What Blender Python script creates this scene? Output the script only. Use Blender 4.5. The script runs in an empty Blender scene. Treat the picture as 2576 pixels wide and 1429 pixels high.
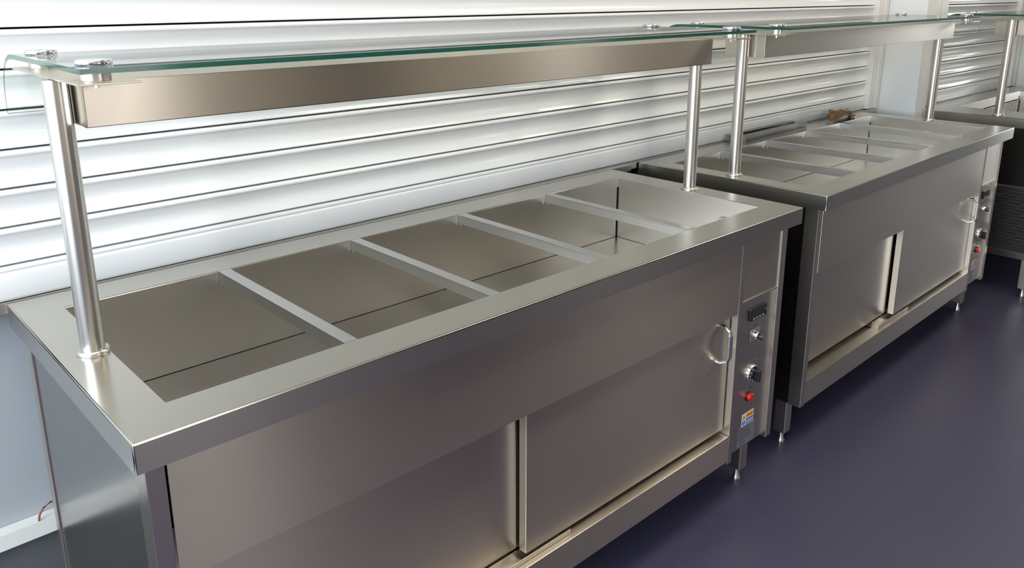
import bpy, bmesh, math, random
from mathutils import Vector, Matrix
random.seed(7)
sc = bpy.context.scene
C = sc.collection

# ------------------------------------------------------------------ camera
H = 0.88                                   # worktop height above the floor
FPX = 2037.66
cam_d = bpy.data.cameras.new('camera')
cam = bpy.data.objects.new('camera', cam_d); C.objects.link(cam)
cam_d.sensor_width = 36.0
cam_d.lens = FPX * 36.0 / 2576.0
cam_d.shift_y = -(714.5 - 519.8) / 2576.0
cam_d.clip_start = 0.02
_r = Vector((0.73150802, -0.68183098, -0.00159248))
_u = Vector((0.17475619, 0.18523004, 0.9670316))
_f = Vector((0.65905713, 0.70766966, -0.25465144))
cam.matrix_world = Matrix(((_r.x, _u.x, -_f.x, -0.2834), (_r.y, _u.y, -_f.y, -1.0444),
                           (_r.z, _u.z, -_f.z, 1.4785 - 0.02), (0, 0, 0, 1)))
sc.camera = cam

# ------------------------------------------------------------------ world, daylight, exposure
w = bpy.data.worlds.new('world'); sc.world = w; w.use_nodes = True
w.node_tree.nodes['Background'].inputs[0].default_value = (0.75, 0.87, 1.0, 1)
w.node_tree.nodes['Background'].inputs[1].default_value = 1.0

def area(name, loc, rot, sx, sy, power, col):
    d = bpy.data.lights.new(name, 'AREA'); d.shape = 'RECTANGLE'; d.size = sx; d.size_y = sy
    d.energy = power; d.color = col
    o = bpy.data.objects.new(name, d); C.objects.link(o); o.location = loc; o.rotation_euler = rot
    return o
PI = math.pi
ROOM_X0, ROOM_X1, ROOM_Y0, ROOM_Z = -2.6, 9.0, -4.6, 2.75
# daylight entering at each window opening of the room
area('daylight_left', (ROOM_X0 - 0.06, -0.95, 1.65), (0, -PI/2, 0), 1.5, 2.7, 455, (0.81, 0.905, 1.0))
area('daylight_right', (ROOM_X1 + 0.06, -1.05, 1.90), (0, PI/2, 0), 0.9, 1.6, 44, (0.93, 0.96, 1.0))
area('daylight_front', (1.55, ROOM_Y0 - 0.06, 1.55), (PI/2, 0, 0), 0.8, 1.5, 30, (1.0, 0.95, 0.92))
area('daylight_front_far', (6.3, ROOM_Y0 - 0.06, 1.55), (PI/2, 0, 0), 0.9, 1.5, 18, (1.0, 0.95, 0.92))
# ceiling panels over the serving aisle (housings are built with the room)
CEIL_LIGHTS = [(0.2, -0.55, 34), (2.4, -0.55, 36), (4.0, -0.75, 30)]  # last panel added unseen, to warm the right end of the wide shutter
for _x, _y, _p in CEIL_LIGHTS:
    area('ceiling_panel_light', (_x, _y, ROOM_Z - 0.034), (0, 0, 0), 1.14, 0.54, _p, (1.0, 0.91, 0.74))

sc.view_settings.view_transform = 'Standard'
sc.view_settings.look = 'None'
sc.view_settings.gamma = 1.0
sc.view_settings.use_curve_mapping = False
sc.view_settings.exposure = -0.65
sc.cycles.sample_clamp_indirect = 4.0
sc.cycles.caustics_reflective = False
sc.cycles.caustics_refractive = False

# ------------------------------------------------------------------ materials
MATS = {}
def new_mat(name):
    m = bpy.data.materials.new(name); m.use_nodes = True; MATS[name] = m
    return m, m.node_tree.nodes, m.node_tree.links, m.node_tree.nodes['Principled BSDF']
def plain(name, col, rough=0.5, metal=0.0, spec=0.5, emit=None):
    m, n, l, p = new_mat(name)
    p.inputs['Base Color'].default_value = (*col, 1); p.inputs['Roughness'].default_value = rough
    p.inputs['Metallic'].default_value = metal; p.inputs['Specular IOR Level'].default_value = spec
    # faint procedural mottling of the surface
    t = n.new('ShaderNodeTexCoord'); ns = n.new('ShaderNodeTexNoise'); ns.inputs['Scale'].default_value = 60
    mr = n.new('ShaderNodeMapRange'); mr.inputs[3].default_value = max(0.0, rough - 0.03); mr.inputs[4].default_value = min(1, rough + 0.03)
    l.new(t.outputs['Object'], ns.inputs['Vector']); l.new(ns.outputs['Fac'], mr.inputs[0]); l.new(mr.outputs[0], p.inputs['Roughness'])
    return m
def steel(name, col, rough, aniso, vertical=False, smudge=0.015):
    """brushed stainless sheet; grain runs along the horizontal of each face (or upright)"""
    m, n, l, p = new_mat(name)
    p.inputs['Metallic'].default_value = 1.0
    p.inputs['Anisotropic'].default_value = aniso
    geo = n.new('ShaderNodeNewGeometry'); t = n.new('ShaderNodeTexCoord')
    cr = n.new('ShaderNodeVectorMath'); cr.operation = 'CROSS_PRODUCT'
    cr.inputs[1].default_value = (0.0, 0.05, 1.0)
    l.new(geo.outputs['True Normal'], cr.inputs[0])          # along the grain
    if vertical:
        l.new(cr.outputs[0], p.inputs['Tangent'])
    else:
        c2 = n.new('ShaderNodeVectorMath'); c2.operation = 'CROSS_PRODUCT'
        l.new(geo.outputs['True Normal'], c2.inputs[0]); l.new(cr.outputs[0], c2.inputs[1])
        l.new(c2.outputs[0], p.inputs['Tangent'])
    # the faintest unevenness of the polish, drawn out along the sheet
    mp = n.new('ShaderNodeMapping'); mp.inputs['Scale'].default_value = (3, 3, 1) if vertical else (1, 3, 3)
    s = n.new('ShaderNodeTexNoise'); s.inputs['Scale'].default_value = 0.7; s.inputs['Detail'].default_value = 0.0
    l.new(t.outputs['Object'], mp.inputs[0]); l.new(mp.outputs[0], s.inputs['Vector'])
    mr = n.new('ShaderNodeMapRange'); mr.inputs[3].default_value = rough - smudge; mr.inputs[4].default_value = rough + smudge
    l.new(s.outputs['Fac'], mr.inputs[0]); l.new(mr.outputs[0], p.inputs['Roughness'])
    p.inputs['Base Color'].default_value = (*col, 1)
    return m
ST = (0.64, 0.585, 0.51)
steel('steel', ST, 0.31, 0.90)
steel('steel_top', (0.64, 0.61, 0.55), 0.26, 0.6)
steel('steel_upright', ST, 0.28, 0.75, vertical=True)
steel('steel_dark', (0.30, 0.285, 0.26), 0.34, 0.3)  # darker base colour, for the spare bars
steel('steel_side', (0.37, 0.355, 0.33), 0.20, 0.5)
steel('steel_well', (0.63, 0.605, 0.565), 0.25, 0.5)
steel('steel_tube', (0.62, 0.60, 0.57), 0.28, 0.3)
steel('steel_bar', (0.66, 0.65, 0.63), 0.30, 0.3)
plain('chrome', (0.80, 0.80, 0.81), 0.06, 1.0)
plain('black_plastic', (0.010, 0.010, 0.012), 0.28)
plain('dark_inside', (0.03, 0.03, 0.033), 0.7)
plain('grey_button', (0.16, 0.17, 0.17), 0.4)
plain('silver_plate', (0.55, 0.56, 0.55), 0.35, 0.9)
plain('red_lens', (0.55, 0.012, 0.008), 0.15)
plain('label_white', (0.82, 0.82, 0.80), 0.45)
plain('label_amber', (0.85, 0.36, 0.01), 0.45)
plain('label_blue', (0.015, 0.10, 0.42), 0.45)
plain('label_black', (0.015, 0.013, 0.012), 0.5)
plain('label_film', (0.36, 0.36, 0.38), 0.3, 0.7)
plain('white_mark', (0.75, 0.75, 0.75), 0.5)
plain('grille_dark', (0.045, 0.045, 0.05), 0.35, 0.6)
plain('grille_slot', (0.004, 0.004, 0.005), 0.8)
plain('wall_white', (0.78, 0.78, 0.76), 0.55)
plain('wall_room', (0.64, 0.54, 0.39), 0.7)
plain('door_brown', (0.10, 0.055, 0.03), 0.4)
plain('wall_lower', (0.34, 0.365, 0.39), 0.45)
plain('wall_foot_grey', (0.10, 0.105, 0.11), 0.45)
plain('trunking', (0.72, 0.72, 0.69), 0.4)
plain('ceiling', (0.66, 0.64, 0.59), 0.8)
plain('window_frame', (0.75, 0.75, 0.74), 0.4)
plain('rail_white', (0.74, 0.73, 0.69), 0.32)
plain('cable', (0.20, 0.05, 0.03), 0.5)
def shutter_mat():
    m, n, l, p = new_mat('shutter_white')
    p.inputs['Base Color'].default_value = (0.80, 0.80, 0.795, 1)
    p.inputs['Roughness'].default_value = 0.22
    t = n.new('ShaderNodeTexCoord'); mp = n.new('ShaderNodeMapping'); mp.inputs['Scale'].default_value = (0.8, 8, 8)
    s = n.new('ShaderNodeTexNoise'); s.inputs['Scale'].default_value = 3; s.inputs['Detail'].default_value = 2
    mr = n.new('ShaderNodeMapRange'); mr.inputs[3].default_value = 0.11; mr.inputs[4].default_value = 0.17
    l.new(t.outputs['Object'], mp.inputs[0]); l.new(mp.outputs[0], s.inputs['Vector']); l.new(s.outputs['Fac'], mr.inputs[0]); l.new(mr.outputs[0], p.inputs['Roughness'])
shutter_mat()
def floor_mat():
    m, n, l, p = new_mat('floor_vinyl')
    t = n.new('ShaderNodeTexCoord')
    a = n.new('ShaderNodeTexNoise'); a.inputs['Scale'].default_value = 420; a.inputs['Detail'].default_value = 2
    b = n.new('ShaderNodeTexNoise'); b.inputs['Scale'].default_value = 3; b.inputs['Detail'].default_value = 4
    l.new(t.outputs['Object'], a.inputs['Vector']); l.new(t.outputs['Object'], b.inputs['Vector'])
    r = n.new('ShaderNodeValToRGB')
    r.color_ramp.elements[0].position = 0.40; r.color_ramp.elements[0].color = (0.030, 0.027, 0.058, 1)
    r.color_ramp.elements[1].position = 0.68; r.color_ramp.elements[1].color = (0.072, 0.068, 0.112, 1)
    l.new(a.outputs['Fac'], r.inputs[0]); l.new(r.outputs[0], p.inputs['Base Color'])
    mr = n.new('ShaderNodeMapRange'); mr.inputs[3].default_value = 0.34; mr.inputs[4].default_value = 0.46
    l.new(b.outputs['Fac'], mr.inputs[0]); l.new(mr.outputs[0], p.inputs['Roughness'])
    bp = n.new('ShaderNodeBump'); bp.inputs['Strength'].default_value = 0.12; bp.inputs['Distance'].default_value = 0.002
    l.new(a.outputs['Fac'], bp.inputs['Height']); l.new(bp.outputs[0], p.inputs['Normal'])
floor_mat()
def glass_mat():
    m, n, l, p = new_mat('glass_clear')
    out = n['Material Output']; n.remove(p)
    tr = n.new('ShaderNodeBsdfTransparent'); tr.inputs[0].default_value = (0.955, 0.98, 0.97, 1)
    gl = n.new('ShaderNodeBsdfGlossy'); gl.inputs['Roughness'].default_value = 0.02
    ge = n.new('ShaderNodeNewGeometry'); dt = n.new('ShaderNodeVectorMath'); dt.operation = 'DOT_PRODUCT'
    l.new(ge.outputs['Normal'], dt.inputs[0]); l.new(ge.outputs['Incoming'], dt.inputs[1])
    ab = n.new('ShaderNodeMath'); ab.operation = 'ABSOLUTE'; l.new(dt.outputs['Value'], ab.inputs[0])
    om = n.new('ShaderNodeMath'); om.operation = 'SUBTRACT'; om.inputs[0].default_value = 1.0; l.new(ab.outputs[0], om.inputs[1])
    pw = n.new('ShaderNodeMath'); pw.operation = 'POWER'; pw.inputs[1].default_value = 5.0; l.new(om.outputs[0], pw.inputs[0])
    fr = n.new('ShaderNodeMath'); fr.operation = 'MULTIPLY_ADD'; fr.inputs[1].default_value = 0.96; fr.inputs[2].default_value = 0.04
    l.new(pw.outputs[0], fr.inputs[0])                        # reflectance of plain glass by angle
    mx = n.new('ShaderNodeMixShader')
    l.new(fr.outputs[0], mx.inputs[0]); l.new(tr.outputs[0], mx.inputs[1]); l.new(gl.outputs[0], mx.inputs[2]); l.new(mx.outputs[0], out.inputs[0])
    m, n, l, p = new_mat('glass_edge')
    p.inputs['Base Color'].default_value = (0.004, 0.060, 0.040, 1); p.inputs['Roughness'].default_value = 0.12
    p.inputs['Transmission Weight'].default_value = 0.25
glass_mat()
def paper_mat():
    m, n, l, p = new_mat('dried_leaf')
    t = n.new('ShaderNodeTexCoord'); ns = n.new('ShaderNodeTexNoise'); ns.inputs['Scale'].default_value = 28; ns.inputs['Detail'].default_value = 6
    r = n.new('ShaderNodeValToRGB')
    r.color_ramp.elements[0].position = 0.35; r.color_ramp.elements[0].color = (0.13, 0.045, 0.012, 1)
    r.color_ramp.elements[1].position = 0.68; r.color_ramp.elements[1].color = (0.36, 0.19, 0.06, 1)
    l.new(t.outputs['Object'], ns.inputs['Vector']); l.new(ns.outputs['Fac'], r.inputs[0]); l.new(r.outputs[0], p.inputs['Base Color'])
    p.inputs['Roughness'].default_value = 0.5
paper_mat()

# ------------------------------------------------------------------ mesh helpers
def mesh_obj(name, bm, mats, parent=None, loc=None, smooth=False):
    me = bpy.data.meshes.new(name)
    bmesh.ops.recalc_face_normals(bm, faces=bm.faces)
    bm.to_mesh(me); bm.free()
    for m in (mats if isinstance(mats, (list, tuple)) else [mats]):
        me.materials.append(MATS[m])
    if smooth:
        for p in me.polygons: p.use_smooth = True
        if smooth != 'all':
            try: me.set_sharp_from_angle(angle=math.radians(35))
            except Exception: pass
    o = bpy.data.objects.new(name, me); C.objects.link(o)
    if parent is not None: o.parent = parent
    if loc is not None: o.location = loc
    return o
def add_box(bm, x0, x1, y0, y1, z0, z1, bev=0.0, mi=0, seg=2):
    g = bmesh.ops.create_cube(bm, size=1.0)
    vs = g['verts']
    for v in vs:
        v.co = Vector((x0 + (v.co.x + .5) * (x1 - x0), y0 + (v.co.y + .5) * (y1 - y0), z0 + (v.co.z + .5) * (z1 - z0)))
    fs = set(f for v in vs for f in v.link_faces)
    for f in fs: f.material_index = mi
    if bev > 0:
        es = set(e for v in vs for e in v.link_edges)
        r = bmesh.ops.bevel(bm, geom=list(es), offset=bev, segments=seg, profile=0.5, affect='EDGES')
        for f in r['faces']: f.material_index = mi
    return vs
def box(name, mats, parent, x0, x1, y0, y1, z0, z1, bev=0.0015, seg=2):
    bm = bmesh.new(); add_box(bm, x0, x1, y0, y1, z0, z1, bev, 0, seg)
    return mesh_obj(name, bm, mats, parent)
def add_lathe(bm, prof, c, axis='z', seg=28, mi=0):
    """prof: list of (radius, height along the axis)"""
    rings = []
    for r, h in prof:
        ring = []
        for k in range(seg):
            a = 2 * PI * k / seg; p, q = r * math.cos(a), r * math.sin(a)
            if axis == 'z': co = (c[0] + p, c[1] + q, c[2] + h)
            elif axis == 'y': co = (c[0] + p, c[1] - h, c[2] + q)      # height grows towards -y
            else: co = (c[0] + h, c[1] + p, c[2] + q)
            ring.append(bm.verts.new(co))
        rings.append(ring)
    for a, b in zip(rings, rings[1:]):
        for k in range(seg):
            f = bm.faces.new((a[k], a[(k + 1) % seg], b[(k + 1) % seg], b[k])); f.material_index = mi
    f = bm.faces.new(rings[0]); f.material_index = mi
    f = bm.faces.new(rings[-1]); f.material_index = mi
def add_prism_x(bm, prof, x0, x1, mi=0, cap=True):
    """closed profile (y, z) extruded along x"""
    a = [bm.verts.new((x0, y, z)) for y, z in prof]; b = [bm.verts.new((x1, y, z)) for y, z in prof]
    n = len(prof); side = []
    for i in range(n):
        f = bm.faces.new((a[i], a[(i + 1) % n], b[(i + 1) % n], b[i])); f.material_index = mi; side.append(f)
    if cap:
        bm.faces.new(a).material_index = mi; bm.faces.new(b).material_index = mi
    return side
def add_prism_z(bm, poly, z0, z1, mi=0):
    a = [bm.verts.new((x, y, z0)) for x, y in poly]; b = [bm.verts.new((x, y, z1)) for x, y in poly]
    n = len(poly)
    for i in range(n):
        bm.faces.new((a[i], a[(i + 1) % n], b[(i + 1) % n], b[i])).material_index = mi
    bm.faces.new(a).material_index = mi; bm.faces.new(b).material_index = mi
def add_tube(bm, pts, rad, seg=10, mi=0):
    pts = [Vector(p) for p in pts]; rings = []
    for i, p in enumerate(pts):
        d = (pts[min(i + 1, len(pts) - 1)] - pts[max(i - 1, 0)]).normalized()
        s = Vector((1, 0, 0)) if abs(d.x) < 0.8 else Vector((0, 0, 1))
        a = d.cross(s).normalized(); b = d.cross(a).normalized()
        rings.append([bm.verts.new(p + rad * (math.cos(2 * PI * k / seg) * a + math.sin(2 * PI * k / seg) * b)) for k in range(seg)])
    for a, b in zip(rings, rings[1:]):
        for k in range(seg):
            bm.faces.new((a[k], a[(k + 1) % seg], b[(k + 1) % seg], b[k])).material_index = mi
    bm.faces.new(rings[0]).material_index = mi; bm.faces.new(rings[-1]).material_index = mi
def quad(bm, pts, mi=0):
    f = bm.faces.new([bm.verts.new(p) for p in pts]); f.material_index = mi; return f
def empty(name, loc=(0, 0, 0), rz=0.0):
    o = bpy.data.objects.new(name, None); C.objects.link(o); o.location = loc; o.rotation_euler = (0, 0, rz)
    o.empty_display_size = 0.1
    return o
def tag(o, label, cat, group=None):
    o['label'] = label; o['category'] = cat
    if group: o['group'] = group
    return o
def struct(o, label=None, cat=None):
    o['kind'] = 'structure'
    if label: o['label'] = label
    if cat: o['category'] = cat
    return o

# ------------------------------------------------------------------ room shell
def s_box(name, mat, x0, x1, y0, y1, z0, z1, label, cat, bev=0.0):
    bm = bmesh.new(); add_box(bm, x0, x1, y0, y1, z0, z1, bev)
    return struct(mesh_obj(name, bm, mat), label, cat)
s_box('floor', 'floor_vinyl', ROOM_X0 - .2, ROOM_X1 + .2, ROOM_Y0 - .2, 1.1, -0.1, 0.0, 'dark blue-purple speckled vinyl floor', 'floor')
s_box('ceiling', 'ceiling', ROOM_X0 - .2, ROOM_X1 + .2, ROOM_Y0 - .2, 1.1, ROOM_Z, ROOM_Z + .1, 'plain white ceiling above the servery', 'ceiling')
def wall_with_openings(name, axis, pos, th, a0, a1, openings, mat, label):
    """upright wall slab; axis 'x' = plane at x=pos running along y, 'y' = plane at y=pos running along x"""
    bm = bmesh.new()
    def slab(p0, p1, z0, z1):
        if p1 - p0 < 1e-4 or z1 - z0 < 1e-4: return
        if axis == 'x': add_box(bm, pos, pos + th, p0, p1, z0, z1)
        else: add_box(bm, p0, p1, pos, pos + th, z0, z1)
    cur = a0
    for (o0, o1, z0, z1) in openings:
        slab(cur, o0, 0, ROOM_Z); slab(o0, o1, 0, z0); slab(o0, o1, z1, ROOM_Z); cur = o1
    slab(cur, a1, 0, ROOM_Z)
    return struct(mesh_obj(name, bm, mat), label, 'wall')
def window(name, axis, pos, p0, p1, z0, z1, n, label):
    bm = bmesh.new(); t = 0.05; d = 0.05
    def bar(a, b, c, e):
        if axis == 'x': add_box(bm, pos - d / 2, pos + d / 2, a, b, c, e)
        else: add_box(bm, a, b, pos - d / 2, pos + d / 2, c, e)
    bar(p0, p1, z0, z0 + t); bar(p0, p1, z1 - t, z1); bar(p0, p0 + t, z0, z1); bar(p1 - t, p1, z0, z1)
    for i in range(1, n):
        c = p0 + (p1 - p0) * i / n; bar(c - t / 2, c + t / 2, z0, z1)
    return struct(mesh_obj(name, bm, 'window_frame'), label, 'window')
wall_with_openings('wall_left', 'x', ROOM_X0 - .12, .12, ROOM_Y0 - .2, 1.1, [(-2.3, 0.4, 0.9, 2.4)], 'wall_white', 'white side wall with a wide window, left of the counters')
wall_with_openings('wall_right', 'x', ROOM_X1, .12, ROOM_Y0 - .2, 1.1, [(-1.85, -0.25, 1.45, 2.35)], 'wall_white', 'white end wall with a window, far right')
wall_with_openings('wall_front', 'y', ROOM_Y0 - .12, .12, ROOM_X0, ROOM_X1, [(1.15, 1.95, 0.8, 2.3), (5.85, 6.75, 0.8, 2.3)], 'wall_room', 'beige room wall facing the servery')
window('window_1', 'x', ROOM_X0 - .03, -2.3, 0.4, 0.9, 2.4, 3, 'wide three-light window in the left wall')
window('window_2', 'x', ROOM_X1 + .03, -1.85, -0.25, 1.45, 2.35, 2, 'two-light window in the far end wall')
window('window_3', 'y', ROOM_Y0 - .03, 1.15, 1.95, 0.8, 2.3, 1, 'narrow window in the wall facing the servery')
window('window_4', 'y', ROOM_Y0 - .03, 5.85, 6.75, 0.8, 2.3, 1, 'second narrow window in the wall facing the servery')

s_box('dark_slab_beyond', 'dark_inside', ROOM_X0 - .2, ROOM_X1 + .2, 1.1, 1.2, 0, ROOM_Z, 'added dark slab beyond the closed hatches, keeping the slat gaps dark', 'wall')  # added unseen slab: stops sky leaking through the slat gaps, keeps them dark
bm = bmesh.new(); add_box(bm, 3.2, 4.1, ROOM_Y0 - .002, ROOM_Y0 + .03, 0.002, 2.05, 0.004)  # door added out of view for a dark upright band in the housing's reflection
o = mesh_obj('added_door', bm, 'door_brown'); struct(o, 'added unseen dark brown door, darkening a band of the steel reflections', 'door')
bm = bmesh.new(); add_tube(bm, [(3.28, ROOM_Y0 + .03, 1.0), (3.28, ROOM_Y0 + .07, 1.0), (3.40, ROOM_Y0 + .07, 1.0)], .009, 8); mesh_obj('door_handle', bm, 'chrome', o, smooth=True)

WA = 0.0138                                # the hatch wall runs a hair off the first counter's line
def wy(x): return 0.707 + WA * x
# wall under the hatch, lintel above, piers
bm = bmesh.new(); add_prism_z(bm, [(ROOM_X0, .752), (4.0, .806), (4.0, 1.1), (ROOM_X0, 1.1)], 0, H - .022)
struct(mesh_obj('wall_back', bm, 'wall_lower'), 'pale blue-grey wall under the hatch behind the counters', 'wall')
bm = bmesh.new(); add_prism_z(bm, [(ROOM_X0, .60), (4.0, .69), (4.0, 1.1), (ROOM_X0, 1.1)], 2.2, ROOM_Z)
struct(mesh_obj('wall_back_lintel', bm, 'wall_white'), 'white wall above the wide roller shutter', 'wall')
bm = bmesh.new(); add_prism_z(bm, [(ROOM_X0, .66), (-1.35, .67), (-1.35, 1.1), (ROOM_X0, 1.1)], H - .022, 2.2)
struct(mesh_obj('wall_back_left_pier', bm, 'wall_white'), 'white pier left of the wide roller shutter', 'wall')
bm = bmesh.new(); add_prism_z(bm, [(3.985, .553), (4.112, .553), (4.112, 1.1), (3.985, 1.1)], 0, ROOM_Z)
struct(mesh_obj('wall_pier', bm, 'wall_white'), 'white projecting pier between the two roller shutters', 'wall')
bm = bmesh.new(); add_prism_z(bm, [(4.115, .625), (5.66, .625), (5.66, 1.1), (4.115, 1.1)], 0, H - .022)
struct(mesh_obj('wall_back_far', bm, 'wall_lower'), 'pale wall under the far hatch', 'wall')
bm = bmesh.new(); add_prism_z(bm, [(4.115, .50), (5.66, .50), (5.66, 1.1), (4.115, 1.1)], 2.2, ROOM_Z)
struct(mesh_obj('wall_back_far_lintel', bm, 'wall_white'), 'white wall above the far roller shutter', 'wall')
bm = bmesh.new(); add_prism_z(bm, [(5.66, .38), (ROOM_X1, .38), (ROOM_X1, 1.1), (5.66, 1.1)], 0, ROOM_Z)
struct(mesh_obj('wall_far_pier', bm, 'wall_white'), 'white projecting pier beyond the far roller shutter', 'wall')
for _x, _y, _p in CEIL_LIGHTS:
    bm = bmesh.new(); q = ROOM_Z
    add_box(bm, -.6, .6, -.3, .3, q - .012, q - .0005, 0)
    for a_ in ((-.6, -.575, -.3, .3), (.575, .6, -.3, .3), (-.575, .575, -.3, -.275), (-.575, .575, .275, .3)): add_box(bm, *a_, q - .045, q - .012, 0)
    o = mesh_obj('ceiling_light', bm, 'window_frame', None, (_x, _y, 0)); struct(o, 'recessed square ceiling light over the serving aisle', 'ceiling light')
# dark grey strip on the foot of the wall and the white trunking above it
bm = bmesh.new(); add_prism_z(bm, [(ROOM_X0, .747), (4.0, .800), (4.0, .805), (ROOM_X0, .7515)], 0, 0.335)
struct(mesh_obj('wall_foot_back', bm, 'wall_foot_grey'), 'dark grey strip at the wall foot under the white trunking', 'skirting')
bm = bmesh.new(); add_prism_z(bm, [(ROOM_X0, .718), (3.9, .772), (3.9, .8035), (ROOM_X0, .7505)], 0.3355, 0.371)
struct(mesh_obj('trim_1', bm, 'trunking'), 'white cable trunking running along the wall under the hatch', 'trunking')
bm = bmesh.new()
pts = [(0.000, .742, .372), (0.003, .742, .385), (0.012, .742, .398), (0.027, .743, .405), (0.045, .744, .402), (.065, .745, .395)]
add_tube(bm, pts, 0.0022, 6)
tag(mesh_obj('loose_cable', bm, 'cable', smooth=True), 'thin reddish cable curling out of the white trunking', 'cable')
# steel hatch sills
bm = bmesh.new()
add_prism_z(bm, [(-1.35, .697), (1.905, .697), (1.905, .7125), (3.98, .7430), (3.98, .86), (-1.35, .86)], H - .021, H - .0006)
struct(mesh_obj('trim_2', bm, 'steel_top'), 'stainless steel hatch sill behind the two heated counters', 'sill')
bm = bmesh.new(); add_prism_z(bm, [(4.12, .566), (5.655, .566), (5.655, .80), (4.12, .80)], H - .021, H - .0006)
struct(mesh_obj('trim_3', bm, 'steel_top'), 'stainless steel hatch sill behind the far counter', 'sill')

# ------------------------------------------------------------------ roller shutters
PITCH = 0.0745
def bead(y0, z0, r=0.0068):
    """rolled hinge bead that starts at (y0, z0) and turns back into the joint"""
    a0 = math.radians(-50); cy, cz = y0 + r * math.cos(a0), z0 - r * math.sin(a0)
    return [(cy - r * math.cos(a), cz + r * math.sin(a)) for a in [math.radians(-50 + 150 * k / 11) for k in range(12)]]
def slat_profile():
    # face, bottom to top: lower lip, hollow body, bead, open joint above
    pr = [(0.018, 0.0012), (0.0040, 0.0012), (0.0012, 0.0014), (0.0002, 0.0024), (0.0, 0.0040)]
    N = 14
    for i in range(1, N):
        t = i / N; pr.append((0.0092 * math.sin(PI * t ** 0.95), 0.0040 + t * 0.0560))
    pr += bead(0.0, 0.0600) + [(0.012, 0.0722), (0.018, 0.0722)]
    return pr
def bottom_profile():
    return [(0.022, 0.0045), (-0.0010, 0.0045), (-0.0015, 0.0055), (-0.0015, 0.0500), (-0.0010, 0.0530), (0.0020, 0.0560)] + bead(0.0025, 0.0568) + [(0.012, 0.0690), (0.022, 0.0690)]
def shutter(label, loc, rz, length, zbot, nsl, guides):
    t = empty('roller_shutter', loc, rz); tag(t, label, 'roller shutter')
    bm = bmesh.new(); add_prism_x(bm, bottom_profile(), 0, length)
    mesh_obj('bottom_slat', bm, 'shutter_white', t, (0, 0, zbot), smooth=True)
    bm = bmesh.new(); add_box(bm, 0, length, 0.0015, 0.016, 0.0003, 0.0044, 0.001)
    mesh_obj('bottom_seal', bm, 'rail_white', t, (0, 0, zbot))
    first = None
    for i in range(nsl):
        z = zbot + 0.0712 + i * PITCH
        if first is None:
            bm = bmesh.new(); add_prism_x(bm, slat_profile(), 0, length)
            first = mesh_obj('slat', bm, 'shutter_white', t, (0, 0, z), smooth=True)
        else:
            o = first.copy(); C.objects.link(o); o.parent = t; o.location = (0, 0, z)
    # end locks: small curved keepers at the ends of every other slat
    ek = None
    for i in range(1, nsl, 2):
        z = zbot + 0.0712 + i * PITCH + 0.030
        if ek is None:
            bm = bmesh.new()
            pts = [(-0.008 - 0.016 * math.cos(a), -0.0005 + 0.010 * (1 - abs(math.sin(a))) * 0.4, 0.026 * math.sin(a)) for a in [(-PI / 2 + PI * k / 10) for k in range(11)]]
            add_tube(bm, pts, 0.0016, 6)
            ek = mesh_obj('end_lock', bm, 'rail_white', t, (length, 0.002, z), smooth=True)
        else:
            o = ek.copy(); C.objects.link(o); o.parent = t; o.location = (length, 0.002, z)
    for (g0, g1, ga, gb, mt) in guides:
        bm = bmesh.new(); add_box(bm, g0, g1, ga, gb, zbot + 0.002, 2.2, 0.002)
        add_box(bm, g0 + (g1 - g0) * .62, g1, ga - 0.004, ga + .001, zbot + 0.002, 2.2, 0.001)
        mesh_obj('guide_rail', bm, mt, t)
shutter('wide white roller shutter pulled down behind the two heated counters', (-1.25, wy(-1.25), 0), WA, 5.115, H, 17,
        [(-0.09, -0.001, -0.022, 0.04, 'rail_white'), (5.116, 5.225, -0.022, 0.04, 'rail_white')])
shutter('short glossy white roller shutter between the two white piers', (4.30, .600, 0), 0.0, 1.235, H, 17,
        [(-0.185, 0.030, -0.018, 0.03, 'rail_white'), (1.236, 1.335, -0.022, 0.03, 'rail_white')])

# ------------------------------------------------------------------ counters
L, D, F = 1.801, 0.694, 0.0466
WX0, WX1, WY0, WY1, WD = 0.0783, 1.7198, 0.0892, 0.5992, 0.202
PX0, PX1, PY = 0.0548, 1.7482, 0.3445
BOXZ0, BOXZ1 = 1.2823 - .02, 1.3526 - .02
BX0, BX1, BY0, BY1 = 0.0745, 1.7285, 0.279, 0.42
GZ = 1.3700 - .02

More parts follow.
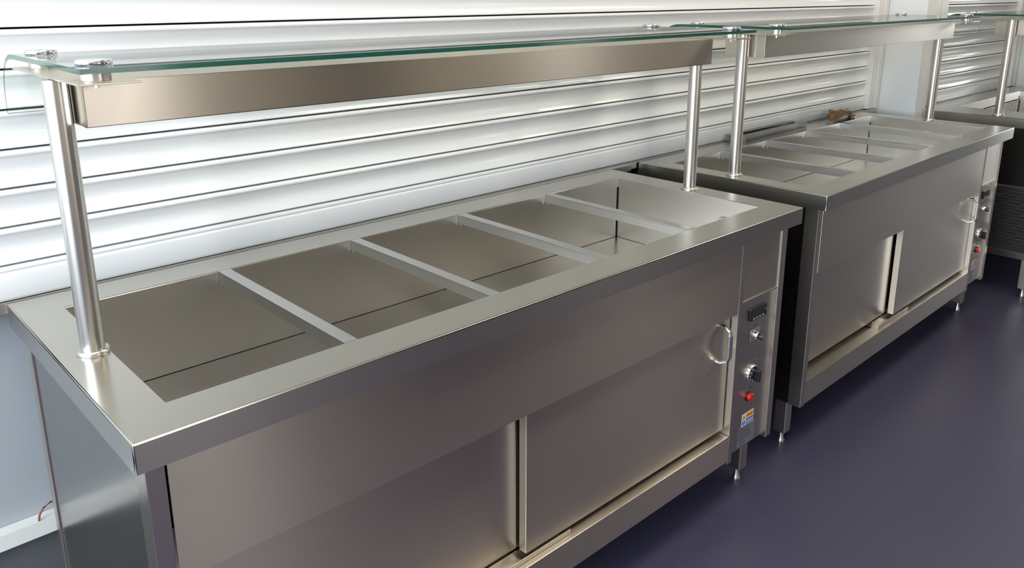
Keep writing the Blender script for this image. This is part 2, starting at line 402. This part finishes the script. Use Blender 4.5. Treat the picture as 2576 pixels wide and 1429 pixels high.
def worktop(t, wx0, wx1, wy0, wy1):
    bm = bmesh.new()
    def ring(pts, z): return [bm.verts.new((x, y, z)) for x, y in pts]
    o = [(0, 0), (L, 0), (L, D), (0, D)]; i = [(wx0, wy0), (wx1, wy0), (wx1, wy1), (wx0, wy1)]
    th = 0.0015
    ii = [(wx0 - th, wy0 - th), (wx1 + th, wy0 - th), (wx1 + th, wy1 + th), (wx0 - th, wy1 + th)]
    oi = [(0.002, .002), (L - .002, .002), (L - .002, D - .002), (.002, D - .002)]
    to, ti = ring(o, H), ring(i, H)
    bo, bi = ring(o, H - F), ring(i, H - 0.032)
    bo2, bi2 = ring(oi, H - F), ring(ii, H - 0.032)
    uo, ui = ring(oi, H - 0.003), ring(ii, H - 0.003)
    def band(a, b):
        r = []
        for k in range(4): r.append(bm.faces.new((a[k], a[(k + 1) % 4], b[(k + 1) % 4], b[k])))
        return r
    band(to, ti); band(to, bo)
    for f_ in band(ti, bi): f_.material_index = 1
    band(bo, bo2); band(bi, bi2); band(bo2, uo); band(bi2, ui); band(uo, ui)
    bm.edges.ensure_lookup_table()
    S = set(to); sel = [e for e in bm.edges if e.verts[0] in S and e.verts[1] in S]
    up = [e for e in bm.edges if (e.verts[0] in S and e.verts[1] in set(bo)) or (e.verts[1] in S and e.verts[0] in set(bo))]
    bmesh.ops.bevel(bm, geom=sel + up, offset=0.0028, segments=3, profile=0.5, affect='EDGES')
    S2 = [e for e in bm.edges if all(abs(v.co.z - H) < 1e-5 for v in e.verts) and all((abs(v.co.x - wx0) < 1e-5 or abs(v.co.x - wx1) < 1e-5 or abs(v.co.y - wy0) < 1e-5 or abs(v.co.y - wy1) < 1e-5) and wx0 - 1e-4 <= v.co.x <= wx1 + 1e-4 and wy0 - 1e-4 <= v.co.y <= wy1 + 1e-4 for v in e.verts)]
    rb = bmesh.ops.bevel(bm, geom=S2, offset=0.0028, segments=3, profile=0.5, affect='EDGES')
    for f_ in rb['faces']: f_.material_index = 0
    return mesh_obj('worktop', bm, ['steel_top', 'steel_well'], t)
def well(t, wx0, wx1, wy0, wy1, depth, drop=0.0):
    e = 0.003; th = 0.0012
    bm = bmesh.new(); z1 = H - 0.030; z0 = H - depth; g = 0.0022
    add_box(bm, wx0 - e - th, wx0 - e, wy0, wy1 + e - g, z0 + .001, z1)
    add_box(bm, wx1 + e, wx1 + e + th, wy0, wy1 + e - g, z0 + .001, z1)
    add_box(bm, wx0, wx1, wy0 - e - th, wy0 - e, z0 + .001, z1)
    add_box(bm, wx0 + g, wx1 - g, wy1 + e, wy1 + e + th, z0 + .001, z1)
    add_box(bm, wx0 + g, wx1 + e - g, wy0, wy1 + e - g, z0 - th, z0)
    add_box(bm, wx0 - .012, wx1 + .012, wy0 - .012, wy1 + .012, z0 - .012, z0 - .010, 0, 1)      # outer jacket, seen only as the dark seams
    add_box(bm, wx0 - .012, wx0 - .010, wy0 - .012, wy1 + .012, z0 - .010, z1 - .004, 0, 1); add_box(bm, wx1 + .010, wx1 + .012, wy0 - .012, wy1 + .012, z0 - .010, z1 - .004, 0, 1)
    add_box(bm, wx0 - .010, wx1 + .010, wy0 - .012, wy0 - .010, z0 - .010, z1 - .004, 0, 1); add_box(bm, wx0 - .010, wx1 + .010, wy1 + .010, wy1 + .012, z0 - .010, z1 - .004, 0, 1)
    o = mesh_obj('well', bm, ['steel_well', 'dark_inside'], t)
    return o
def bar_mesh(bm, x0, x1, y0, y1, ztop, h=0.024):
    """inverted channel section"""
    t = 0.0015
    add_box(bm, x0, x1, y0, y1, ztop - .0045, ztop, 0.0016)
    add_box(bm, x0, x0 + t, y0, y1, ztop - h, ztop - .0005, 0)
    add_box(bm, x1 - t, x1, y0, y1, ztop - h, ztop - .0005, 0)
    add_box(bm, x0 + .0005, x0 + .003, y1 - .012, y1 - .003, ztop - h - .006, ztop - h, 0)   # small locating tab

def gantry(t):
    for px in (PX0, PX1):
        bm = bmesh.new(); add_lathe(bm, [(0.019, 0.0005), (0.019, BOXZ1 - H - .0005)], (px, PY, H), 'z', 40)
        p = mesh_obj('gantry_post', bm, 'steel_tube', t, smooth=True)
        bm = bmesh.new(); add_lathe(bm, [(0.0255, 0.0003), (0.0262, 0.003), (0.0255, 0.006), (0.0235, 0.008), (0.0192, 0.0085)], (px, PY, H), 'z', 40)
        mesh_obj('collar', bm, 'steel_tube', p, smooth=True)
    # heat lamp housing: folded channel with open underside
    bm = bmesh.new(); h0, h1 = BOXZ0, BOXZ1; th = 0.0015
    add_box(bm, BX0, BX1, BY0, BY0 + th, h0, h1, 0.0007); add_box(bm, BX0, BX1, BY1 - th, BY1, h0, h1, 0.0007)
    add_box(bm, BX0, BX0 + th, BY0, BY1, h0, h1, 0.0007); add_box(bm, BX1 - th, BX1, BY0, BY1, h0, h1, 0.0007)
    add_box(bm, BX0, BX1, BY0, BY1, h1 - th, h1, 0.0007)
    add_box(bm, BX0, BX1, BY0, BY0 + .018, h0, h0 + th, 0); add_box(bm, BX0, BX1, BY1 - .018, BY1, h0, h0 + th, 0)
    mesh_obj('heat_lamp_housing', bm, 'steel', t)
    for (p0, p1, sx) in ((0.049, 0.136, 0.0865), (L - 0.098 + .022, L + 0.010, L + .0275 - .0535)):
        bm = bmesh.new(); add_box(bm, p0, p1, 0.203, 0.582, BOXZ1 + .0001, BOXZ1 + 0.003, 0.0007)
        mesh_obj('glass_bracket', bm, 'steel', t)
        for sy in (0.250, 0.535):
            z0 = BOXZ1 + 0.003
            bm = bmesh.new()
            add_lathe(bm, [(0.021, 0.0), (0.0218, 0.001), (0.0218, GZ - z0 - .0005)], (sx, sy, z0), 'z', 32)
            add_lathe(bm, [(0.0035, -0.011), (0.0035, -0.003)], (sx, sy, z0), 'z', 10)
            s = mesh_obj('glass_standoff', bm, 'steel_tube', t, smooth=True)
            bm = bmesh.new(); zc = GZ + 0.0085
            add_lathe(bm, [(0.025, 0.0), (0.0255, 0.0012), (0.0255, 0.0055), (0.0242, 0.0075), (0.004, 0.0085)], (sx, sy, zc), 'z', 32)
            mesh_obj('standoff_cap', bm, 'chrome', s, smooth=True)
    # bent glass shelf: flat top that curls down towards the hatch
    cl = [(0.192, 0.0), (0.30, 0.0), (0.42, 0.0), (0.53, 0.0)]
    R = 0.085
    for k in range(1, 13):
        a = math.radians(74) * k / 12
        cl.append((0.53 + 0.055 + R * math.sin(a), -R * (1 - math.cos(a)) - .000))
    cl.insert(4, (0.585, 0.0))
    ly, lz = cl[-1]; dr = (math.cos(math.radians(74)), -math.sin(math.radians(74)))
    for s in (0.02, 0.045): cl.append((ly + dr[0] * s * .55, lz + dr[1] * s))
    th = 0.008; top, bot = [], []
    for i, (y, z) in enumerate(cl):
        a = cl[max(i - 1, 0)]; b = cl[min(i + 1, len(cl) - 1)]
        dy, dz = b[0] - a[0], b[1] - a[1]; n_ = math.hypot(dy, dz)
        ny, nz = -dz / n_, dy / n_
        bot.append((y, GZ + z)); top.append((y + ny * th, GZ + z + nz * th))
    prof = bot + top[::-1]
    x0, x1 = 0.0503, 1.8097
    bm = bmesh.new(); n = len(prof); m = len(bot)
    side = add_prism_x(bm, prof, x0, x1, cap=False)
    side[m - 1].material_index = 1; side[n - 1].material_index = 1
    bm.verts.ensure_lookup_table()
    for e0 in (0, n):
        for i in range(m - 1):
            vs = [bm.verts[e0 + i], bm.verts[e0 + i + 1], bm.verts[e0 + n - 2 - i], bm.verts[e0 + n - 1 - i]]
            bm.faces.new(vs).material_index = 1
    mesh_obj('glass_shelf', bm, ['glass_clear', 'glass_edge'], t, smooth=True)

def text_mesh(body, size):
    cu = bpy.data.curves.new('lettering', 'FONT'); cu.body = body; cu.size = size; cu.align_x = 'CENTER'; cu.align_y = 'CENTER'
    o = bpy.data.objects.new('lettering', cu); C.objects.link(o)
    bpy.context.view_layer.update()
    me = bpy.data.meshes.new_from_object(o.evaluated_get(bpy.context.evaluated_depsgraph_get()))
    bpy.data.objects.remove(o); bpy.data.curves.remove(cu)
    return me
def add_text(bm, body, size, cx, y, cz, mi, sx=1.0):
    me = text_mesh(body, size)
    base = [bm.verts.new((cx + v.co.x * sx, y, cz + v.co.y)) for v in me.vertices]
    for p in me.polygons:
        f = bm.faces.new([base[i] for i in p.vertices]); f.material_index = mi
    bpy.data.meshes.remove(me)

def legs(t, xs, ys=(0.105, 0.60), ztop=0.185):
    for x in xs:
        for y in ys:
            bm = bmesh.new(); add_box(bm, x - .02, x + .02, y - .02, y + .02, 0.045, ztop, 0.0015)
            l_ = mesh_obj('leg', bm, 'steel_upright', t)
            bm = bmesh.new(); add_lathe(bm, [(0.013, 0.0), (0.014, 0.003), (0.0125, 0.012), (0.0085, 0.020), (0.0085, 0.047)], (x, y, 0), 'z', 16)
            mesh_obj('foot', bm, 'steel_tube', l_, smooth=True)

def z(v): return v - 0.02                  # measured heights -> heights above the floor
def controls(t):
    yp = 0.040
    cp = box('control_panel', 'steel_upright', t, 1.5705, 1.758, yp, yp + .0015, z(.20), z(.664), 0)
    Y = yp
    # digital display
    bm = bmesh.new()
    add_box(bm, 1.620, 1.706, Y - .007, Y - .0002, z(.597), z(.633), 0.002)
    add_box(bm, 1.628, 1.698, Y - .0075, Y - .006, z(.609), z(.629), 0.0005, 1)
    for i in range(4): add_box(bm, 1.634 + i * .016, 1.643 + i * .016, Y - .0085, Y - .006, z(.600), z(.605), 0.0005, 2)
    add_box(bm, 1.697, 1.701, Y - .0078, Y - .006, z(.615), z(.619), 0, 2)
    mesh_obj('temperature_display', bm, ['black_plastic', 'label_black', 'grey_button'], cp)
    # thermostat plate and knob
    bm = bmesh.new(); add_box(bm, 1.634, 1.688, Y - .0015, Y - .0002, z(.527), z(.566), 0.0004)
    add_box(bm, 1.6325, 1.6895, Y - .0008, Y - .0001, z(.5255), z(.5675), 0.0, 1)
    for k in range(7):
        a = math.radians(-40 + 260 * k / 6)
        cx, cz = 1.661 + .0165 * math.cos(a), z(.546) + .0165 * math.sin(a)
        add_box(bm, cx - .0012, cx + .0012, Y - .0018, Y - .0014, cz - .0012, cz + .0012, 0, 1)
    mesh_obj('thermostat_plate', bm, ['silver_plate', 'label_black'], cp)
    bm = bmesh.new(); c = (1.661, Y - .0016, z(.546))
    add_lathe(bm, [(0.0125, 0), (0.012, 0.004), (0.009, 0.011)], c, 'y', 24, 0)
    add_lathe(bm, [(0.0092, 0.0112), (0.0092, 0.022), (0.0082, 0.0235)], c, 'y', 24, 1)
    add_lathe(bm, [(0.0055, 0.0236), (0.005, 0.0242)], c, 'y', 16, 2)
    mesh_obj('thermostat_knob', bm, ['chrome', 'black_plastic', 'silver_plate'], cp, smooth=True)
    # main dial
    bm = bmesh.new(); c = (1.657, Y - .0002, z(.428))
    add_lathe(bm, [(0.0275, 0), (0.0275, 0.006), (0.0255, 0.009), (0.0225, 0.0092)], c, 'y', 36, 0)
    add_lathe(bm, [(0.0222, 0.0088), (0.0222, 0.0096)], c, 'y', 36, 1)
    for k in range(8):
        a = math.radians(110 + 290 * k / 8)
        cx, cz = c[0] + .0182 * math.cos(a), c[2] + .0182 * math.sin(a)
        add_box(bm, cx - .0015, cx + .0015, c[1] - .0100, c[1] - .0094, cz - .0022, cz + .0022, 0, 2)
    mesh_obj('heat_dial', bm, ['chrome', 'black_plastic', 'white_mark'], cp, smooth=True)
    bm = bmesh.new()
    add_lathe(bm, [(0.0145, 0.0098), (0.014, 0.013)], c, 'y', 24, 0)
    add_box(bm, c[0] - .0055, c[0] + .0055, c[1] - .030, c[1] - .0125, c[2] - .017, c[2] + .017, 0.0015, 0)
    add_box(bm, c[0] + .0056, c[0] + .0062, c[1] - .029, c[1] - .016, c[2] - .012, c[2] + .013, 0, 1)
    mesh_obj('dial_grip', bm, ['black_plastic', 'grey_button'], cp)
    # red pilot lamp
    bm = bmesh.new(); c = (1.651, Y - .0002, z(.358))
    add_lathe(bm, [(0.0145, 0), (0.0145, 0.003), (0.012, 0.004)], c, 'y', 24, 1)
    add_lathe(bm, [(0.0118, 0.004), (0.0118, 0.012), (0.0095, 0.0145)], c, 'y', 24, 0)
    mesh_obj('pilot_lamp', bm, ['red_lens', 'black_plastic'], cp, smooth=True)
    # printed captions above the controls (too small to read: grey strips with strokes)
    for (x0, x1, zz) in ((1.645, 1.683, .575), (1.642, 1.684, .463), (1.643, 1.668, .383)):
        bm = bmesh.new()
        add_box(bm, x0, x1, Y - .0005, Y - .0001, z(zz - .004), z(zz + .004), 0, 0)
        xx = x0 + .003
        while xx < x1 - .005:
            ww = random.uniform(.002, .005); add_box(bm, xx, xx + ww, Y - .0007, Y - .0004, z(zz - .0018), z(zz + .0018), 0, 1); xx += ww + .0015
        mesh_obj('caption_strip', bm, ['label_film', 'label_black'], cp)
    # warning label: amber Danger over blue notice
    bm = bmesh.new(); x0, x1, a, b = 1.628, 1.690, z(.267), z(.306); yy = Y - .0004
    add_box(bm, x0, x1, yy, Y - .0001, a, b, 0, 0)
    def pq(px0, px1, pz0, pz1, mi, dy=.0002): quad(bm, [(px0, yy - dy, pz0), (px1, yy - dy, pz0), (px1, yy - dy, pz1), (px0, yy - dy, pz1)], mi)
    pq(x0 + .0205, x1 - .002, b - .0178, b - .002, 1)
    pq(x0 + .0205, x1 - .002, a + .002, b - .0200, 2)
    add_text(bm, 'Danger', 0.0125, (x0 + .0205 + x1 - .002) / 2, yy - .0004, b - .0100, 3, 0.95)
    # triangle
    f = bm.faces.new([bm.verts.new(p) for p in ((x0 + .002, yy - .0002, b - .0172), (x0 + .0185, yy - .0002, b - .0172), (x0 + .01025, yy - .0002, b - .0025))]); f.material_index = 3
    f = bm.faces.new([bm.verts.new(p) for p in ((x0 + .0042, yy - .0004, b - .0160), (x0 + .0163, yy - .0004, b - .0160), (x0 + .01025, yy - .0004, b - .0052))]); f.material_index = 1
    f = bm.faces.new([bm.verts.new(p) for p in ((x0 + .0100, yy - .0005, b - .0150), (x0 + .0118, yy - .0005, b - .0108), (x0 + .0104, yy - .0005, b - .0108), (x0 + .0112, yy - .0005, b - .0070), (x0 + .0086, yy - .0005, b - .0118), (x0 + .0101, yy - .0005, b - .0118))]); f.material_index = 3
    cx, cz = x0 + .0103, a + .0100
    f = bm.faces.new([bm.verts.new((cx + .0082 * math.cos(2 * PI * k / 20), yy - .0002, cz + .0082 * math.sin(2 * PI * k / 20))) for k in range(20)]); f.material_index = 2
    pq(cx - .0012, cx + .0012, cz - .0015, cz + .0060, 0, .0004); pq(cx - .0012, cx + .0012, cz - .0058, cz - .0032, 0, .0004)
    for r, zz in enumerate((a + .0128, a + .0072)):
        xx = x0 + .0225
        while xx < x1 - .007:
            ww = random.uniform(.003, .0085); ww = min(ww, x1 - .004 - xx); pq(xx, xx + ww, zz - .0014, zz + .0014, 0, .0004); xx += ww + .0013
    mesh_obj('warning_label', bm, ['label_white', 'label_amber', 'label_blue', 'label_black'], cp)
    # rating plate
    bm = bmesh.new(); x0, x1, a, b = 1.611, 1.702, z(.205), z(.2668); yy = Y - .0003
    add_box(bm, x0, x1, yy, Y - .0001, a, b, 0, 0)
    for r in range(5):
        zz = b - .009 - r * .0078; xx = x0 + .004; end = x0 + random.uniform(.035, .07)
        while xx < end:
            ww = random.uniform(.003, .009); pq(xx, xx + ww, zz - .0009, zz + .0009, 1, .0002); xx += ww + .0015
    for k in range(6):
        xs = x0 + .012 + k * .0052; pq(xs, xs + .0042, a + .006, a + .0125, 2, .0002)
    mesh_obj('rating_plate', bm, ['label_film', 'label_black', 'label_blue'], cp)

def sliding_door(t, x0, x1, y, handle_x=None):
    z0, z1 = z(.290), z(.700)
    bm = bmesh.new()
    add_box(bm, x0, x1, y, y + .022, z0, z1, 0.0012)
    d = mesh_obj('sliding_door', bm, 'steel', t)
    if handle_x is not None:
        bm = bmesh.new(); hx = handle_x; ht, hb = z(.619), z(.518)
        path = [(hx + .003, y + .0, ht), (hx + .002, y - .014, ht - .001), (hx, y - .030, ht - .010), (hx - .002, y - .035, ht - .020),
                (hx - .002, y - .035, hb + .020), (hx - .002, y - .030, hb + .008), (hx - .006, y - .014, hb), (hx - .008, y, hb)]
        # flat chamfered bar
        rings = []
        for i, p in enumerate(path):
            a = Vector(path[max(i - 1, 0)]); b = Vector(path[min(i + 1, len(path) - 1)]); dd = (b - a).normalized()
            s = Vector((1, 0, 0)); n_ = dd.cross(s).normalized()
            w_, h_ = .0075, .0042
            rings.append([bm.verts.new(Vector(p) + s * w_ * cx + n_ * h_ * cz) for cx, cz in ((-1, -.4), (-.6, -1), (.6, -1), (1, -.4), (1, .4), (.6, 1), (-.6, 1), (-1, .4))])
        for a, b in zip(rings, rings[1:]):
            for k in range(8): bm.faces.new((a[k], a[(k + 1) % 8], b[(k + 1) % 8], b[k]))
        bm.faces.new(rings[0]); bm.faces.new(rings[-1])
        mesh_obj('door_handle', bm, 'chrome', d)
    return d

def heated_counter(label, loc, rz):
    t = empty('heated_counter', loc, rz); tag(t, label, 'counter', 'stainless heated serving counters')
    worktop(t, WX0, WX1, WY0, WY1)
    well(t, WX0, WX1, WY0, WY1, WD)
    first = None
    for x in (0.380, 0.7108, 1.0488, 1.3824):
        if first is None:
            bm = bmesh.new(); bar_mesh(bm, 0, 0.0259, WY0 + .0005, WY1 - .0005, H + 0.0004)
            first = mesh_obj('divider_bar', bm, 'steel_bar', t, (x, 0, 0))
        else:
            o = first.copy(); C.objects.link(o); o.parent = t; o.location = (x, 0, 0)
    # carcass
    zb, zt = z(.19), H - 0.004
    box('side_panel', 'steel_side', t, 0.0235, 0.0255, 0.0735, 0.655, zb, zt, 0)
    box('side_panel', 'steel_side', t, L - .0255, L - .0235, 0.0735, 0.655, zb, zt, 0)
    box('back_panel', 'steel', t, 0.026, L - .026, 0.672, 0.674, zb, zt, 0)
    for x0, x1 in ((0.020, 0.0465), (L - .0465, L - .020)):
        box('corner_post', 'steel_upright', t, x0, x1, 0.6555, 0.682, zb, zt)
    box('corner_post', 'steel_upright', t, 0.020, 0.0470, 0.030, 0.0730, zb, zt, .001)
    box('base_shelf', 'steel', t, 0.026, L - .048, 0.074, 0.655, zb, zb + .012, 0.0)
    box('upper_panel', 'steel', t, 0.0500, 1.5490, 0.0305, 0.0325, z(.641), H - .0035, 0.0006)
    bm = bmesh.new(); add_box(bm, 0.0472, 1.548, 0.031, 0.0725, z(.192), z(.2735), 0.0015); add_box(bm, 0.0472, 1.5485, .0725, .110, z(.192), z(.270), 0)
    mesh_obj('bottom_rail', bm, 'steel', t)
    box('partition', 'steel_upright', t, 1.5495, 1.5700, 0.030, 0.110, z(.184), H - .0035, 0.0008)
    box('blank_panel', 'steel', t, 1.5705, L - .048, 0.034, 0.036, z(.6695), H - .0035, 0.0006)
    box('panel_lip', 'steel', t, 1.5705, L - .048, 0.0315, 0.0400, z(.6645), z(.6692), 0.0008)
    bm = bmesh.new(); add_box(bm, L - .0475, L - .0185, 0.030, 0.0735, z(.188), H - .0035, 0.0012)
    mesh_obj('corner_post', bm, 'steel_upright', t)
    controls(t)
    box('shade_backing', 'dark_inside', t, 0.048, 1.548, 0.140, 0.142, z(.275), z(.690), 0)  # near-black sheets stand in for the shade inside the cabinet
    box('shade_backing', 'dark_inside', t, 1.5705, L - .026, 0.120, 0.122, z(.215), z(.690), 0)
    sliding_door(t, 0.0480, 0.80, 0.0785)
    sliding_door(t, 0.776, 1.5450, 0.0500, 1.497)
    # U-shaped guide the doors run in
    bm = bmesh.new(); zg = z(.2738)
    add_box(bm, 0.635, 0.915, 0.0455, 0.1035, zg, zg + .0015); add_box(bm, 0.635, 0.915, 0.0455, 0.0470, zg, zg + .012, 0.0005); add_box(bm, 0.635, 0.915, 0.1020, 0.1035, zg, zg + .012, 0)
    add_box(bm, 0.645, 0.905, 0.0735, 0.0750, zg, zg + .014)
    mesh_obj('door_guide', bm, 'steel', t)
    legs(t, (0.062, L - .036 - .03))
    gantry(t)
    return t
heated_counter('nearest stainless heated counter with large empty five-bay well, at left of the photo', (0, 0, 0), 0)
heated_counter('middle stainless heated counter with spare bars and brown leaf lying behind its well', (1.9716, 0.015, 0), 0.0147)

# ------------------------------------------------------------------ chilled counter at the far right
def chilled_counter():
    t = empty('chilled_counter', (4.085, -0.125, 0), 0.0)
    tag(t, 'far chilled counter with slotted grille in its end panel, cut by the right edge', 'counter')
    a0, a1, b0, b1 = 0.250, 1.275, 0.092, 0.592
    worktop(t, a0, a1, b0, b1)
    well(t, a0, a1, b0, b1, 0.20)
    box('air_intake', 'grille_slot', t, a0 + .16, a1 - .02, b1 + .0005, b1 + .0022, H - .135, H - .050, 0)
    first = None
    for k in range(9):
        if first is None:
            bm = bmesh.new(); add_box(bm, a0 + .16, a1 - .02, b1 - .003, b1 + .001, 0, .0042, .0006)
            first = mesh_obj('louvre_slat', bm, 'steel', t, (0, 0, H - .133 + k * .0092))
        else:
            o = first.copy(); C.objects.link(o); o.parent = t; o.location = (0, 0, H - .133 + k * .0092)
    box('well_shelf', 'steel_well', t, a0 - .002, a1 + .002, b0 - .002, b1 - .004, H - .155, H - .150, 0.001)
    zb, zt = z(.245), H - .004
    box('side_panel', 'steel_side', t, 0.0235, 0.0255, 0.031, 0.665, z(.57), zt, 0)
    # slotted grille in the end, rails above and below
    gr = box('end_grille', 'grille_dark', t, 0.0245, 0.0265, 0.05, 0.64, z(.246), z(.555), 0)
    f = None; fl = None; row = 0; zz = z(.535)
    while zz > z(.285):
        y0 = 0.095 + (row % 3) * 0.028
        while y0 < 0.60:
            if f is None:
                bm = bmesh.new(); add_box(bm, 0, 0.0008, 0, 0.058, -.0042, .0042, 0)
                f = mesh_obj('slot', bm, 'grille_slot', gr, (0.0236, y0, zz))
                bm = bmesh.new(); add_box(bm, 0, 0.0042, -.001, 0.059, -.0012, .0012, 0)
                fl = mesh_obj('slot_lip', bm, 'steel', gr, (0.0208, y0, zz + .0055))
            else:
                o = f.copy(); C.objects.link(o); o.parent = gr; o.location = (0.0236, y0, zz)
                o = fl.copy(); C.objects.link(o); o.parent = gr; o.location = (0.0208, y0, zz + .0055)
            y0 += 0.084
        row += 1; zz -= 0.0165
    box('end_rail', 'steel', t, 0.0205, 0.0265, 0.03, 0.665, z(.5555), z(.5695))
    box('end_rail', 'steel', t, 0.0190, 0.0265, 0.03, 0.665, z(.213), z(.2455))
    for y0, y1 in ((0.020, 0.0495), (0.6405, 0.672)):
        box('corner_post', 'steel_upright', t, 0.0185, 0.0480, y0, y1, z(.213), zt, .001)
        box('corner_post', 'steel_upright', t, L - .048, L - .0185, y0, y1, z(.213), zt, .001)
    box('front_panel', 'steel', t, 0.0482, L - .0482, 0.030, 0.032, z(.213), zt, 0)
    box('back_panel', 'steel', t, 0.0482, L - .0482, 0.662, 0.664, z(.213), zt, 0)
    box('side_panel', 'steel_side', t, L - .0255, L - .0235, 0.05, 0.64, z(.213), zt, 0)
    box('base_shelf', 'steel', t, 0.027, L - .026, 0.05, 0.64, z(.213), z(.225), 0)
    box('shade_backing', 'dark_inside', t, 0.06, 0.062, 0.05, 0.64, z(.226), z(.555), 0)  # near-black sheet stands in for the shade behind the grille
    legs(t, (0.045, L - .045), (0.118, 0.60), z(.213))
    gantry(t)
    return t
chilled_counter()

# ------------------------------------------------------------------ loose things on the middle counter
def spare_bar(label, x, y, ang, ln=0.53):
    """channel bar lying on its side, open edge towards the well"""
    bm = bmesh.new(); t_ = 0.0015
    add_box(bm, -ln / 2, ln / 2, 0.0185, 0.020, 0.0003, 0.0262, 0.0004)
    add_box(bm, -ln / 2, ln / 2, 0.0, 0.0187, 0.0003, 0.0018, 0); add_box(bm, -ln / 2, ln / 2, 0.0, 0.0187, 0.0247, 0.0262, 0.0004)
    add_box(bm, -ln / 2, -ln / 2 + t_, 0.0, 0.0187, 0.0016, 0.0249, 0); add_box(bm, ln / 2 - t_, ln / 2, 0.0, 0.0187, 0.0016, 0.0249, 0)
    o = mesh_obj('spare_divider_bar', bm, 'steel_dark')
    o.location = (x, y, H + 0.0004); o.rotation_euler = (0, 0, ang)
    tag(o, label, 'metal bar', 'spare divider bars behind the middle counter')
spare_bar('spare steel divider bar lying against the roller shutter behind the middle counter', 2.815, 0.716, 0.012)
spare_bar('spare steel divider bar in front of its twin, nearer the middle counter well', 2.845, 0.668, 0.030)

def leaf():
    bm = bmesh.new(); N, M = 14, 8
    def hgt(u, v):
        ridge = 0.034 * math.exp(-((u - 0.42) / 0.22) ** 2) * (1 - 0.6 * abs(v))
        return 0.010 + ridge + 0.006 * math.sin(6.0 * v + 3.0 * u) + 0.004 * math.sin(13 * u - 5 * v)
    grid = {}
    for i in range(N + 1):
        u = i / N; wv = 0.050 * (math.sin(PI * min(1, 0.03 + 0.93 * u)) ** 0.8) * (1 + 0.10 * math.sin(17 * u))
        for j in range(M + 1):
            v = 2 * j / M - 1
            grid[i, j] = (u * 0.27 - .135, v * wv, max(0.0022, hgt(u, v) + (0.010 * v if v > 0 else 0)))
    top = {k: bm.verts.new(c) for k, c in grid.items()}
    bot = {k: bm.verts.new((c[0], c[1], c[2] - .0012)) for k, c in grid.items()}
    for i in range(N):
        for j in range(M):
            bm.faces.new((top[i, j], top[i + 1, j], top[i + 1, j + 1], top[i, j + 1]))
            bm.faces.new((bot[i, j], bot[i, j + 1], bot[i + 1, j + 1], bot[i + 1, j]))
    for i in range(N):
        for j in (0, M): bm.faces.new((top[i, j], top[i + 1, j], bot[i + 1, j], bot[i, j]))
    for j in range(M):
        for i in (0, N): bm.faces.new((top[i, j], top[i, j + 1], bot[i, j + 1], bot[i, j]))
    r = empty('dried_leaf', (3.455, 0.686, H), 0.06)
    tag(r, 'crumpled brown dried leaf lying beside the roller shutter at the far counter corner', 'leaf')
    mesh_obj('blade', bm, 'dried_leaf', r)
    bm = bmesh.new(); add_tube(bm, [(0.05, .02, .018), (.10, .028, .024), (.165, .034, .030)], .0024, 6)
    mesh_obj('stalk', bm, 'dried_leaf', r, smooth=True)
leaf()
